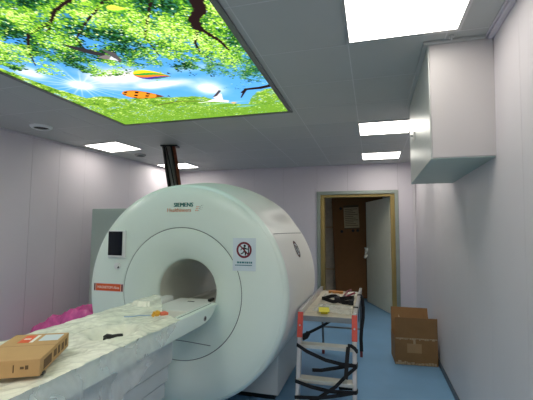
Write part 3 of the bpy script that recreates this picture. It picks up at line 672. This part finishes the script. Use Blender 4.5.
# ------------------------------------------------------------------ plastic film over the table
def film_z(x, y):
    z = .945
    inside = max(0, 1-((x-TCX)/.22)**4)
    z -= .016*inside*(1 if y < 2.5 else max(0, 1-(y-2.5)*6))
    z += .042*math.exp(-((x+1.76)/.085)**2-((y-2.88)/.16)**2) + .012*math.exp(-((x+1.80)/.08)**2-((y-2.35)/.2)**2)
    q = ((x+1.49)/.115)**2 + ((y-1.955)/.105)**2
    z -= .052*math.exp(-q*q) - .022*math.exp(-((math.sqrt(q)-1.5)/.40)**2)*(1 if y > 1.95 else .45)
    return z
def film():
    nu, nv = 230, 130; vs = []; fs = []
    for i in range(nu):
        u = i/(nu-1)
        for j in range(nv):
            v = j/(nv-1); s = -.42 + v*1.05                   # arc position across the table
            xt = max(-.330, min(.327, s))
            X = TCX + xt
            yend = float(np.interp(xt, [-.35, -.2, -.1, .05, .2, .345], [3.0, 2.99, 2.84, 2.60, 2.46, 2.33])) + .05*noise.noise((v*9, 3.3, 0))
            ybeg = .72 + .05*noise.noise((v*8, 8.1, 0))
            y = ybeg + (yend-ybeg)*u
            z = film_z(X, y)
            if y > 2.66 and -.25 < xt < -.10: z = max(z, .984)
            nz = noise.fractal((X*5, y*5, 2.0), .9, 2.1, 3); cr = abs(noise.noise((X*8+1.2*nz, y*4+nz, 5.0))); c2 = abs(noise.noise((X*17-nz, y*15+nz, 9.0)))
            z += .005*nz + .015*max(0, .3-cr) + .009*max(0, .28-c2)
            over = s - .327; ovl = -.330 - s
            if over > 0:
                hang = float(np.interp(y, [.9, 1.2, 1.5, 1.72, 1.78, 1.91, 2.0, 2.11, 2.25, 2.33], [.18, .20, .24, .27, .26, .235, .185, .13, .05, .0])) * (1+.08*noise.noise((y*13, 0, 0)))
                dz = min(over/.303, 1)*hang
                z -= dz; f = noise.noise((y*9-dz*8, dz*3, 4)); g = abs(noise.noise((y*24-dz*16, dz*4, 9)))
                X += .009 + .010*(f+.5) + .005*g
            elif ovl > 0:
                z -= ovl*.9; X -= .008+.012*abs(noise.noise((y*10, ovl*8, 7)))
            vs.append((X, y, max(z, .60)))
    for i in range(nu-1):
        for j in range(nv-1): fs.append((i*nv+j, i*nv+j+1, (i+1)*nv+j+1, (i+1)*nv+j))
    b = MB(); b.add(vs, fs); b.mi = [1 if vs[f[0]][0] > TCX+.331 else 0 for f in fs]; o = b.build('plastic_film', [M['film'], M['film_sheer']], loc=(GCX, 1.7, .93), smooth=80, fix=False)
    tag(o, 'crumpled clear plastic film spread over the white patient table', 'plastic film')
film()

# things lying on the table
c = thing('carton', 'flat brown cardboard carton with red and white labels on the patient table', 'cardboard box', (-1.510, 1.392, .960))
ux = Vector((.86, .47, 0)).normalized(); uy = Vector((-.49, .87, 0)).normalized(); uy = Vector((-ux.y, ux.x, 0))
c.rotation_euler = (0, 0, math.atan2(ux.y, ux.x)); ORG[c.name] = Vector((0, 0, 0))
W2, L2, HH = .120, .205, .068
b = MB(); b.box((-W2, -L2, 0), (W2, L2, HH)); cb = b.build('carton_body', M['card_pale'], c, bevel=.003)
b = MB(); b.box((-W2-.0006, -.003, HH-.0004), (W2+.0006, .003, HH+.0006)); b.build('lid_seam', M['card_tan'], cb, smooth=0)
b = MB(); b.box((.022, .07, HH), (.105, .175, HH+.0008)); b.build('address_label', M['paper'], c, smooth=0)
b = MB(); b.box((-.06, .05, HH), (-.012, .175, HH+.0008)); o = b.build('red_label', M['orange'], c, smooth=0)
b = MB(); b.box((-.010, .05, HH), (.004, .175, HH+.0008)); b.box((-.05, .10, HH+.0006), (-.022, .12, HH+.0014)); b.build('label_strip', M['inkwhite'], o, smooth=0)
fm = mat('faded_print', rgb(104, 80, 52), .8)
for x0_, x1_, z0_, z1_ in ((.022, .026, .02, .05), (.048, .062, .032, .042), (.066, .078, .03, .046), (-.105, -.055, .028, .042)):
    b = MB(); b.box((x0_, -L2-.0008, z0_), (x1_, -L2, z1_)); b.build('printed_mark', fm, c, smooth=0)
for y0_, y1_, z0_, z1_ in ((-.16, -.06, .012, .05), (-.03, .01, .02, .05), (.03, .06, .016, .052), (.085, .12, .014, .048), (.14, .17, .018, .05)):
    b = MB(); b.box((W2, y0_, z0_), (W2+.0008, y1_, z1_)); b.build('printed_mark', fm, c, smooth=0)

b = MB(); P = []
b.box((-1.362, 1.285, .953), (-1.318, 1.312, .966), rot=Matrix.Rotation(.45, 3, 'Z')); tag(b.build('buckle', M['dark'], loc=(-1.34, 1.30, .953), bevel=.003), 'small black buckle poking out beside the brown carton', 'buckle')
b = MB(); b.tube([(-1.520, 1.915, .925), (-1.510, 1.93, .929), (-1.48, 1.94, .927), (-1.45, 1.955, .929), (-1.43, 1.968, .934)], [.010, .015, .012, .014, .008], 10)
b.tube([(-1.512, 1.925, .922), (-1.505, 1.90, .920)], [.010, .008], 8); tag(b.build('plug', M['rubber'], loc=(-1.475, 1.935, .91)), 'black plug lying in the hollow of the plastic film', 'plug')
t = thing('cable_connector', 'yellow taped connector with a salmon plug and thin wire on the table', 'connector', (-1.47, 2.43, .945))
b = MB(); b.tube([(-1.481, 2.385, .962), (-1.470, 2.400, .968), (-1.456, 2.410, .964)], [.016, .022, .017], 10); b.box((-1.490, 2.365, .948), (-1.468, 2.375, .985), rot=Matrix.Rotation(.5, 3, 'Y')); b.build('taped_grip', M['gold'], t, bevel=.002)
b = MB(); b.tube([(-1.454, 2.412, .962), (-1.433, 2.435, .963), (-1.413, 2.450, .958)], [.014, .016, .009], 10); b.build('plug', M['salmon'], t)
b = MB(); b.tube([(-1.478, 2.385, .96), (-1.518, 2.360, .958), (-1.558, 2.330, .962), (-1.608, 2.295, .958), (-1.658, 2.290, .955)], .004, 8); b.build('wire', M['bluewire'], t)

# pink plastic heap by the left wall
def heap():
    nu, nv = 70, 44; vs = []; fs = []; x0, x1, y0, y1 = -4.22, -2.75, 3.62, 4.46
    for i in range(nu):
        u = i/(nu-1); x = x0+(x1-x0)*u
        top = float(np.interp(x, [-4.22, -4.0, -3.76, -3.54, -3.34, -3.1, -2.75], [.25, .40, .50, .58, .62, .55, .3]))
        for j in range(nv):
            v = j/(nv-1); y = y0+(y1-y0)*v
            e = min(1, 4.5*min(v, 1-v))**.55 * min(1, 9*min(u, 1-u))**.5
            nz = noise.fractal((x*5, y*5, 1.0), .8, 2.1, 4); cr = abs(noise.noise((x*9+nz, y*9, 3)))
            vs.append((x+.03*nz*e, y+.03*cr*e, max(.002, top*e*(1+.10*nz)-.08*cr*e)))
    for i in range(nu-1):
        for j in range(nv-1): fs.append((i*nv+j, (i+1)*nv+j, (i+1)*nv+j+1, i*nv+j+1))
    b = MB(); b.add(vs, fs)
    tag(b.build('plastic_bag', M['pink'], loc=(-3.5, 4.0, 0), smooth=35, fix=False), 'heap of shiny pink plastic on the floor by the left wall', 'plastic bag')
heap()

# grey green cabinet behind the scanner
t = thing('equipment_cabinet', 'tall grey-green metal cabinet half hidden behind the scanner', 'cabinet', (-3.45, 4.95, 0))
b = MB(); b.box((-3.95, 4.62, .06), (-3.10, 5.25, 1.855)); b.build('cabinet_body', M['cabinet'], t, bevel=.006)
b = MB(); b.box((-3.92, 4.65, 0), (-3.08, 5.22, .06)); b.build('cabinet_foot', M['dark'], t)
b = MB(); b.box((-3.93, 4.610, .09), (-3.12, 4.622, 1.83)); b.build('cabinet_door', M['cabinet'], t, bevel=.004)

# hose bundle dropping from the ceiling on to the drum
t = thing('hose_bundle', 'bundle of black hose, grey tube and rusty pipe from the ceiling to the scanner', 'hose bundle', (-2.9, 4.95, H))
top = Vector((-2.89, 4.93, H)); end = Vector((-2.334, 4.237, 1.7265))
side = Vector((.93, .36, 0)).normalized(); back = Vector((-.36, .93, 0))
b = MB(); b.box((-3.01, 4.86, H-.022), (-2.76, 5.01, H-.0005), rot=Matrix.Rotation(math.radians(15), 3, 'Z')); b.build('ceiling_flange', M['dark'], t, bevel=.003)
def run(o0, o1, bow=0.0, n=14):
    return [top.lerp(end, k/n) + side*(o0+(o1-o0)*k/n + bow*math.sin(PI*k/n)) + back*(.02 if False else 0) - Vector((0, 0, .02))*(k == 0) for k in range(n+1)]
b = MB(); P = []; R_ = []
for k in range(0, 91):
    q = top.lerp(end, k/90) + side*(-.015+.02*k/90); P.append(q - Vector((0, 0, .021*(1-k/90)))); R_.append(.052 if k % 2 else .047)
b.tube(P, R_, 16); b.build('grey_tube', M['steel_hose'], t, smooth=60)
b = MB(); b.tube([p + back*-.03 for p in run(.060, .062)], .032, 12); b.build('rusty_pipe', M['copper'], t)
b = MB(); b.tube([p + back*-.02 for p in run(-.085, -.04, -.012)], .022, 10); b.build('black_hose', M['rubber'], t)
b = MB(); b.tube([p + back*-.055 for p in run(.03, .055, .008)], .012, 8); b.tube([p + back*-.05 for p in run(-.05, .02, .01)], .009, 8); b.build('black_cable', M['rubber'], t)

# ------------------------------------------------------------------ step platform
LX0, LX1 = -.652, -.148
t = thing('step_platform', 'aluminium work platform with steps beside the scanner', 'step platform', (-.395, 4.0, 0))
def legpt(z, x): return Vector((x, 3.40-.20*(1-z/.82), z))
for x in (LX0+.018, LX1-.018):
    b = MB(); b.bar(legpt(.03, x), legpt(.835, x), .036, .05, up=(0, 1, 0)); lg = b.build('leg', M['alu'], t, bevel=.004)
    b = MB(); b.bar(legpt(0.0, x), legpt(.05, x), .042, .06, up=(0, 1, 0)); b.build('rubber_foot', M['darkred'], lg, bevel=.004)
    b = MB(); z0_, z1_ = (.622, .830)
    p0, p1 = legpt(z0_, x) - Vector((0, .014, 0)), legpt(z1_, x) - Vector((0, .014, 0))
    b.bar(p0, p1, .046, .036, up=(0, 1, 0)); o = b.build('corner_cap', M['red'], lg, bevel=.005); o['label'] = 'red plastic corner cap'
    b = MB(); pm = legpt(.725, x) - Vector((0, .033, 0)); b.disc(pm + Vector((0, 0, 0)), .008, .004, 'y', 12); b.build('rivet', M['alu'], o)
for x in (LX0+.018, LX1-.018):
    b = MB(); b.bar((x, 4.95, .03), (x, 4.83, .80), .024, .04, up=(0, 1, 0)); lg = b.build('leg', mat('grey_leg_tube', rgb(120, 124, 130), .4, .6), t, bevel=.004)
    b = MB(); b.bar((x, 4.954, 0), (x, 4.94, .075), .032, .052, up=(0, 1, 0)); o = b.build('rubber_foot', M['darkred'], lg, bevel=.005); o['label'] = 'dark red rubber foot'
b = MB(); b.bar((LX0+.02, 4.90, .345), (LX1-.02, 4.90, .345), .02, .02); b.build('rear_brace', M['steel_hose'], t, bevel=.003)
for z in (.575, .312):
    p = legpt(z, 0).y; b = MB()
    b.box((LX0+.026, p-.045, z-.028), (LX1-.026, p+.06, z)); 
    for k in range(5): b.box((LX0+.03, p-.04+k*.02, z), (LX1-.03, p-.03+k*.02, z+.0025))
    b.build('step', M['tread'], t, bevel=.003)
b = MB(); b.box((LX0+.026, 3.40, .772), (LX1-.026, 4.86, .798)); b.build('platform_board', M['platform'], t, bevel=.003)
b = MB(); b.box((LX0+.026, 3.385, .755), (LX1-.026, 3.40, .800)); b.build('front_edge', M['steel_hose'], t, bevel=.002)
b = MB(); b.box((LX0+.026, 4.86, .755), (LX1-.026, 4.875, .800)); b.build('rear_edge', M['steel_hose'], t, bevel=.002)
for x in (LX0+.0125, LX1-.0125):
    b = MB(); b.bar((x, 3.40, .815), (x, 4.88, .815), .026, .052); b.bar((x, 3.38, .842), (x, 4.89, .842), .032, .012); b.build('side_rail', M['alu'], t, bevel=.004)

# black webbing wound round the front legs
def fp(x, z, dy): return Vector((x, legpt(z, 0).y + dy, z))
b = MB(); fo, bk = -.048, .055
L_, R_ = LX0-.006, LX1+.006
b.ribbon([fp(LX0+.03, .545, bk), fp(L_, .56, .0), fp(L_+.008, .572, fo), fp(-.56, .53, fo-.014), fp(-.401, .478, fo-.016), fp(-.266, .457, fo-.012), fp(R_-.012, .45, fo), fp(R_, .445, 0), fp(R_-.02, .43, bk), fp(-.314, .385, bk+.02), fp(-.453, .35, bk+.03), fp(-.53, .345, bk+.03)], .030)
b.ribbon([fp(R_, .455, 0), fp(R_-.006, .446, fo-.004), fp(-.222, .387, fo-.022), fp(-.313, .294, fo-.024), fp(-.401, .232, fo-.022), fp(-.465, .187, fo-.018), fp(-.562, .143, fo-.01), fp(L_+.008, .115, fo), fp(L_, .11, 0), fp(L_+.02, .11, bk)], .028)
b.ribbon([fp(LX0+.03, .29, bk), fp(L_, .295, 0), fp(L_+.008, .294, fo), fp(-.509, .268, fo-.014), fp(-.361, .258, fo-.028), fp(-.241, .256, fo-.012), fp(R_-.010, .257, fo), fp(R_, .255, 0), fp(R_-.02, .25, bk), fp(-.30, .235, bk+.02)], .030)
b.ribbon([fp(R_-.008, .262, fo-.005), fp(-.28, .236, fo-.026), fp(-.441, .203, fo-.030), fp(-.58, .185, fo-.012), fp(L_+.008, .174, fo)], .028)
b.ribbon([fp(-.233, .357, fo-.034), fp(-.226, .475, fo-.030), fp(-.218, .570, fo-.022), fp(-.215, .592, fo-.018)], .032, wd=(1, 0, 0))
b.ribbon([fp(-.22, .602, fo-.016), fp(-.19, .600, fo-.013), fp(-.16, .580, fo-.010), fp(R_-.004, .558, fo-.004), fp(R_+.002, .55, 0)], .030)
tag(b.build('webbing_strap', M['webbing'], loc=(-.395, 3.3, .1)), 'long black webbing strap wound round the front legs of the step platform', 'strap')
b = MB()
b.ribbon([(LX0+.03, 3.42, .62), (-.57, 3.50, .63), (-.48, 3.62, .66), (-.37, 3.80, .70), (-.27, 3.98, .735), (-.22, 4.06, .752)], .026)
b.ribbon([(LX0+.028, 3.40, .60), (-.59, 3.41, .615), (-.57, 3.43, .645)], .05)
tag(b.build('webbing_strap', M['webbing'], loc=(-.4, 3.7, .6)), 'black strap slanting under the platform board from the left leg', 'strap')
b = MB(); P = []
for k in range(13):
    u = k/12; P.append((-.52+.34*u, 4.50, .765-.26*math.sin(PI*min(1, u*1.05))**.8 if 0 < k < 12 else .765))
b.tube(P, .007, 8); tag(b.build('cable_loop', M['rubber'], loc=(-.35, 4.5, .5)), 'thin black cable hanging in a loop under the platform board', 'cable')
b = MB(); b.ribbon([(LX1-.045, 3.62, .80), (LX1-.04, 3.62, .853), (LX1+.003, 3.62, .852), (LX1+.006, 3.63, .80), (LX1+.006, 3.66, .72)], .034, wd=(0, 1, 0))
tag(b.build('webbing_strap', M['webbing'], loc=(LX1, 3.65, .6)), 'short black strap loop over the right rail near the front of the step platform', 'strap')
b = MB(); b.ribbon([(LX1-.03, 4.32, .851), (LX1+.004, 4.32, .849), (LX1+.022, 4.31, .82), (LX1+.030, 4.30, .72), (LX1+.028, 4.28, .62), (LX1+.012, 4.22, .52), (LX1+.006, 4.18, .42), (LX1+.010, 4.16, .30)], .036, wd=(1, .3, 0))
tag(b.build('webbing_strap', M['webbing'], loc=(LX1, 3.7, .6)), 'long black strap hanging down outside the right rail of the step platform', 'strap')

# clutter on the board
def sheet(pts, z, name, m, label, cat, amp=.012, n=26):
    b = MB(); vs = []; (x0, y0), (x1, y1), (x2, y2), (x3, y3) = pts
    for i in range(n):
        for j in range(n):
            u, v = i/(n-1), j/(n-1)
            x = (x0*(1-u)+x1*u)*(1-v)+(x3*(1-u)+x2*u)*v; y = (y0*(1-u)+y1*u)*(1-v)+(y3*(1-u)+y2*u)*v
            x += .012*noise.noise((u*4, v*4, z*90)); y += .03*noise.noise((u*4, v*4, 5+z*90))
            vs.append((x, y, z+.002+amp*.6*abs(noise.fractal((x*9+u*2, y*3.5, 1+z*50), .9, 2.0, 2))))
    b.add(vs, [(i*n+j, (i+1)*n+j, (i+1)*n+j+1, i*n+j+1) for i in range(n-1) for j in range(n-1)])
    c_ = ((x0+x2)/2, (y0+y2)/2, z); return tag(b.build(name, m, loc=c_, smooth=60, fix=False), label, cat)
BZ = .799
sheet([(-.56, 3.58), (-.20, 3.50), (-.22, 3.90), (-.55, 3.96)], BZ, 'plastic_sheet', M['film2'], 'crumpled white plastic sheet near the front of the platform board', 'plastic sheet', .03)
sheet([(-.56, 4.25), (-.38, 4.30), (-.40, 4.68), (-.57, 4.62)], BZ, 'plastic_sheet', M['film2'], 'white plastic sheet at the back left of the platform board', 'plastic sheet', .02)
sheet([(-.30, 4.32), (-.20, 4.30), (-.205, 4.78), (-.33, 4.74)], BZ, 'plastic_sheet', M['film2'], 'white plastic sheet at the back right of the platform board', 'plastic sheet', .035)
b = MB(); b.add([(x, y, BZ+.032+.006*math.sin(x*70)+h) for h in (0, .003) for x, y in ((-.505, 3.60), (-.41, 3.63), (-.385, 3.47), (-.48, 3.45))], [(3,2,1,0),(4,5,6,7),(0,1,5,4),(1,2,6,5),(2,3,7,6),(3,0,4,7)])
b.box((-.47, 3.50, BZ), (-.41, 3.58, BZ+.03)); tag(b.build('yellow_tag', M['yellow'], loc=(-.445, 3.53, BZ), bevel=.002), 'yellow tag lying at the front edge of the platform board', 'tag')
# tool belt: two black loops
b = MB()
def loop(cx, cy, rx, ry, tilt, w, zz):
    P = [(cx+rx*math.cos(a)*math.cos(tilt)-ry*math.sin(a)*math.sin(tilt), cy+rx*math.cos(a)*math.sin(tilt)+ry*math.sin(a)*math.cos(tilt), zz+.012*math.sin(2*a)) for a in [2*PI*k/28 for k in range(29)]]
    b.ribbon(P, w, .006)
loop(-.455, 4.14, .085, .13, .1, .036, BZ+.03); loop(-.305, 4.12, .095, .12, -.4, .040, BZ+.032)
b.box((-.40, 4.08, BZ+.004), (-.355, 4.18, BZ+.052)); b.box((-.255, 3.98, BZ+.002), (-.205, 4.05, BZ+.048))
tag(b.build('tool_belt', M['webbing'], loc=(-.36, 4.0, BZ), bevel=.001), 'black webbing tool belt coiled in loops on the platform board', 'tool belt')
t = thing('pliers', 'pliers with dark red handles lying behind the tool belt', 'pliers', (-.29, 4.32, BZ))
b = MB(); b.tube([(-.33, 4.38, BZ+.016), (-.30, 4.50, BZ+.055), (-.265, 4.66, BZ+.05)], .012, 8); b.build('handle', M['sign_red'], t)
b = MB(); b.tube([(-.31, 4.36, BZ+.016), (-.255, 4.44, BZ+.035), (-.215, 4.50, BZ+.045)], .012, 8); b.build('handle', M['sign_red'], t)
b = MB(); b.tube([(-.345, 4.27, BZ+.02), (-.332, 4.33, BZ+.018), (-.322, 4.39, BZ+.018)], [.005, .014, .016], 8); b.build('jaw', M['dark'], t)
b = MB(); b.box((-.53, 4.66, BZ), (-.36, 4.72, BZ+.028), rot=Matrix.Rotation(-.05, 3, 'Z')); tag(b.build('wood_batten', M['wood'], loc=(-.45, 4.7, BZ), bevel=.002), 'short raw wood batten at the back of the platform board', 'wood batten')

# ------------------------------------------------------------------ open carton on the floor
c = thing('open_carton', 'open brown cardboard carton with raised flaps on the floor by the right wall', 'cardboard box', (.445, 5.0, 0))
c.rotation_euler = (0, 0, math.radians(4)); ORG[c.name] = Vector((0, 0, 0))
w, dp, hb, th = .236, .19, .31, .006
b = MB(); b.box((-w, -dp, .002), (w, dp, .008)); b.box((-w, -dp, .008), (w, -dp+th, hb)); b.box((-w, dp-th, .008), (w, dp, hb)); b.box((-w, -dp+th, .008), (-w+th, dp-th, hb)); b.box((w-th, -dp+th, .008), (w, dp-th, hb))
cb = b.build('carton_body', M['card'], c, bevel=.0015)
def flap(pts, name='flap'):
    b = MB(); a = [Vector(p) for p in pts]; nrm = (a[1]-a[0]).cross(a[3]-a[0]).normalized()*.005
    b.add([p for p in a] + [p+nrm for p in a], [(3,2,1,0),(4,5,6,7),(0,1,5,4),(1,2,6,5),(2,3,7,6),(3,0,4,7)]); return b.build(name, M['card_in'] if False else M['card'], c)
flap([(-w, -dp, hb), (w, -dp, hb), (w-.002, -dp-.012, hb+.232), (-w+.002, -dp-.02, hb+.238)])
flap([(-w+.004, dp-.004, hb), (w-.01, dp-.004, hb), (w-.02, dp+.07, hb+.262), (-w+.01, dp+.06, hb+.270)])
flap([(-w+.003, -dp+.01, hb), (-w+.003, dp-.01, hb), (-w+.03, dp-.03, hb-.19), (-w+.03, -dp+.03, hb-.19)])
flap([(w-.006, -dp+.01, hb), (w-.006, dp-.01, hb), (w-.035, dp-.03, hb-.19), (w-.035, -dp+.03, hb-.19)])
b = MB(); rnd = random.Random(3); x = -w+.01
while x < w-.02:
    wdt = rnd.uniform(.008, .03); hh = rnd.uniform(.006, .022)
    b.box((x, -dp-.0012, hb-.004-hh), (x+wdt, -dp-.0002, hb-.002)); x += wdt+rnd.uniform(0, .004)
b.box((-.03, -dp-.0014, hb-.07), (-.005, -dp-.0002, hb-.002)); b.build('torn_tape', M['tape'], cb, smooth=0)
b = MB(); x = -w+.005
while x < w-.02:
    wdt = rnd.uniform(.01, .04); b.box((x, -dp-.0012, .006), (x+wdt, -dp-.0002, .006+rnd.uniform(.015, .045))); x += wdt+rnd.uniform(0, .006)
b.build('torn_tape', M['tape'], cb, smooth=0)
b = MB(); b.box((-.10, -dp-.0012, .14), (.06, -dp-.0002, .245)); o = b.build('label_patch', M['card_tan'], cb, smooth=0)
b = MB(); b.add([(-.16, dp+.015, hb+.10), (-.10, dp+.015, hb+.10), (-.135, dp+.035, hb+.18)], [(0, 1, 2)]); b.add([(-.16, dp+.018, hb+.10), (-.10, dp+.018, hb+.10), (-.135, dp+.038, hb+.18)], [(2, 1, 0)]); o = b.build('torn_patch', M['tape'], cb, smooth=0, fix=False)

# ------------------------------------------------------------------ hallway things
c = thing('packing_board', 'tall orange-brown cardboard package leaning in the hallway behind the doorway', 'package', (-.30, 8.95, 0))
c.rotation_euler = (math.radians(-4), math.radians(-2.4), 0); ORG[c.name] = Vector((0, 0, 0))
b = MB(); b.box((-.55, 0, .03), (.62, .12, 2.46)); b.build('package_body', M['card_hall'], c, bevel=.006)
b = MB(); b.box((-.28, -.0015, 1.625), (.065, 0, 2.15)); sh = b.build('printed_sheet', M['label_ink'], c, smooth=0); sh['label'] = 'pale printed sheet with ruled lines'
b = MB(); b.box((-.28, -.003, 2.115), (.065, -.0012, 2.165)); b.box((-.28, -.003, 1.61), (.065, -.0012, 1.632))
for k in range(10): b.box((-.255, -.0026, 1.68+k*.043), (.04-.05*(k % 3), -.0014, 1.692+k*.043))
b.build('sheet_lines', mat('brown_ink', rgb(84, 66, 40), .7), sh, smooth=0)
for x, z in ((-.345, 2.10), (-.345, 1.555), (-.085, 1.565), (.02, 1.565)):
    b = MB(); b.disc((x, 0, z), .034, .0012, 'y', 14); b.build('black_mark', M['black_ink'], c, smooth=0)
c = thing('wrapped_panel', 'tall panel in wrinkled pale foam wrap left of the hallway package', 'package', (-1.12, 9.3, 0))
b = MB(); nx_, nz_ = 16, 60; vs = []
for i in range(nz_):
    for j in range(nx_):
        x = -1.5+.85*j/(nx_-1); z = 2.45*i/(nz_-1); vs.append((x, 9.27+.02*noise.noise((x*9, z*5, 0))+.012*noise.noise((x*20, z*14, 3)), z))
for i in range(nz_):
    for j in range(nx_): vs.append((-1.5+.85*j/(nx_-1), 9.36, 2.45*i/(nz_-1)))
o_ = nz_*nx_
fs = [(i*nx_+j, i*nx_+j+1, (i+1)*nx_+j+1, (i+1)*nx_+j) for i in range(nz_-1) for j in range(nx_-1)] + [(o_+(i+1)*nx_+j, o_+(i+1)*nx_+j+1, o_+i*nx_+j+1, o_+i*nx_+j) for i in range(nz_-1) for j in range(nx_-1)]
fs += [(i*nx_, (i+1)*nx_, o_+(i+1)*nx_, o_+i*nx_) for i in range(nz_-1)] + [((i+1)*nx_-1, o_+(i+1)*nx_-1, o_+(i+2)*nx_-1, (i+2)*nx_-1) for i in range(nz_-1)]
fs += [(j, o_+j, o_+j+1, j+1) for j in range(nx_-1)] + [((nz_-1)*nx_+j, (nz_-1)*nx_+j+1, o_+(nz_-1)*nx_+j+1, o_+(nz_-1)*nx_+j) for j in range(nx_-1)]
b.add(vs, fs); b.build('foam_wrap', M['foam'], c, smooth=60)
for z in (.62, 1.62):
    b = MB(); b.box((-1.503, 9.236, z), (-.647, 9.365, z+.035)); b.build('strapping_band', M['tape'], c, bevel=.002)

# ------------------------------------------------------------------ render look
w = bpy.data.worlds.new('world'); S.world = w; w.use_nodes = True
w.node_tree.nodes['Background'].inputs[0].default_value = (.5, .55, .6, 1); w.node_tree.nodes['Background'].inputs[1].default_value = .05
S.view_settings.view_transform = 'Standard'; S.view_settings.look = 'None'; S.view_settings.gamma = 1; S.view_settings.exposure = 0.0
S.view_settings.use_curve_mapping = False
S.cycles.max_bounces = 10; S.cycles.diffuse_bounces = 6; S.cycles.transparent_max_bounces = 12
S.cycles.use_denoising = True
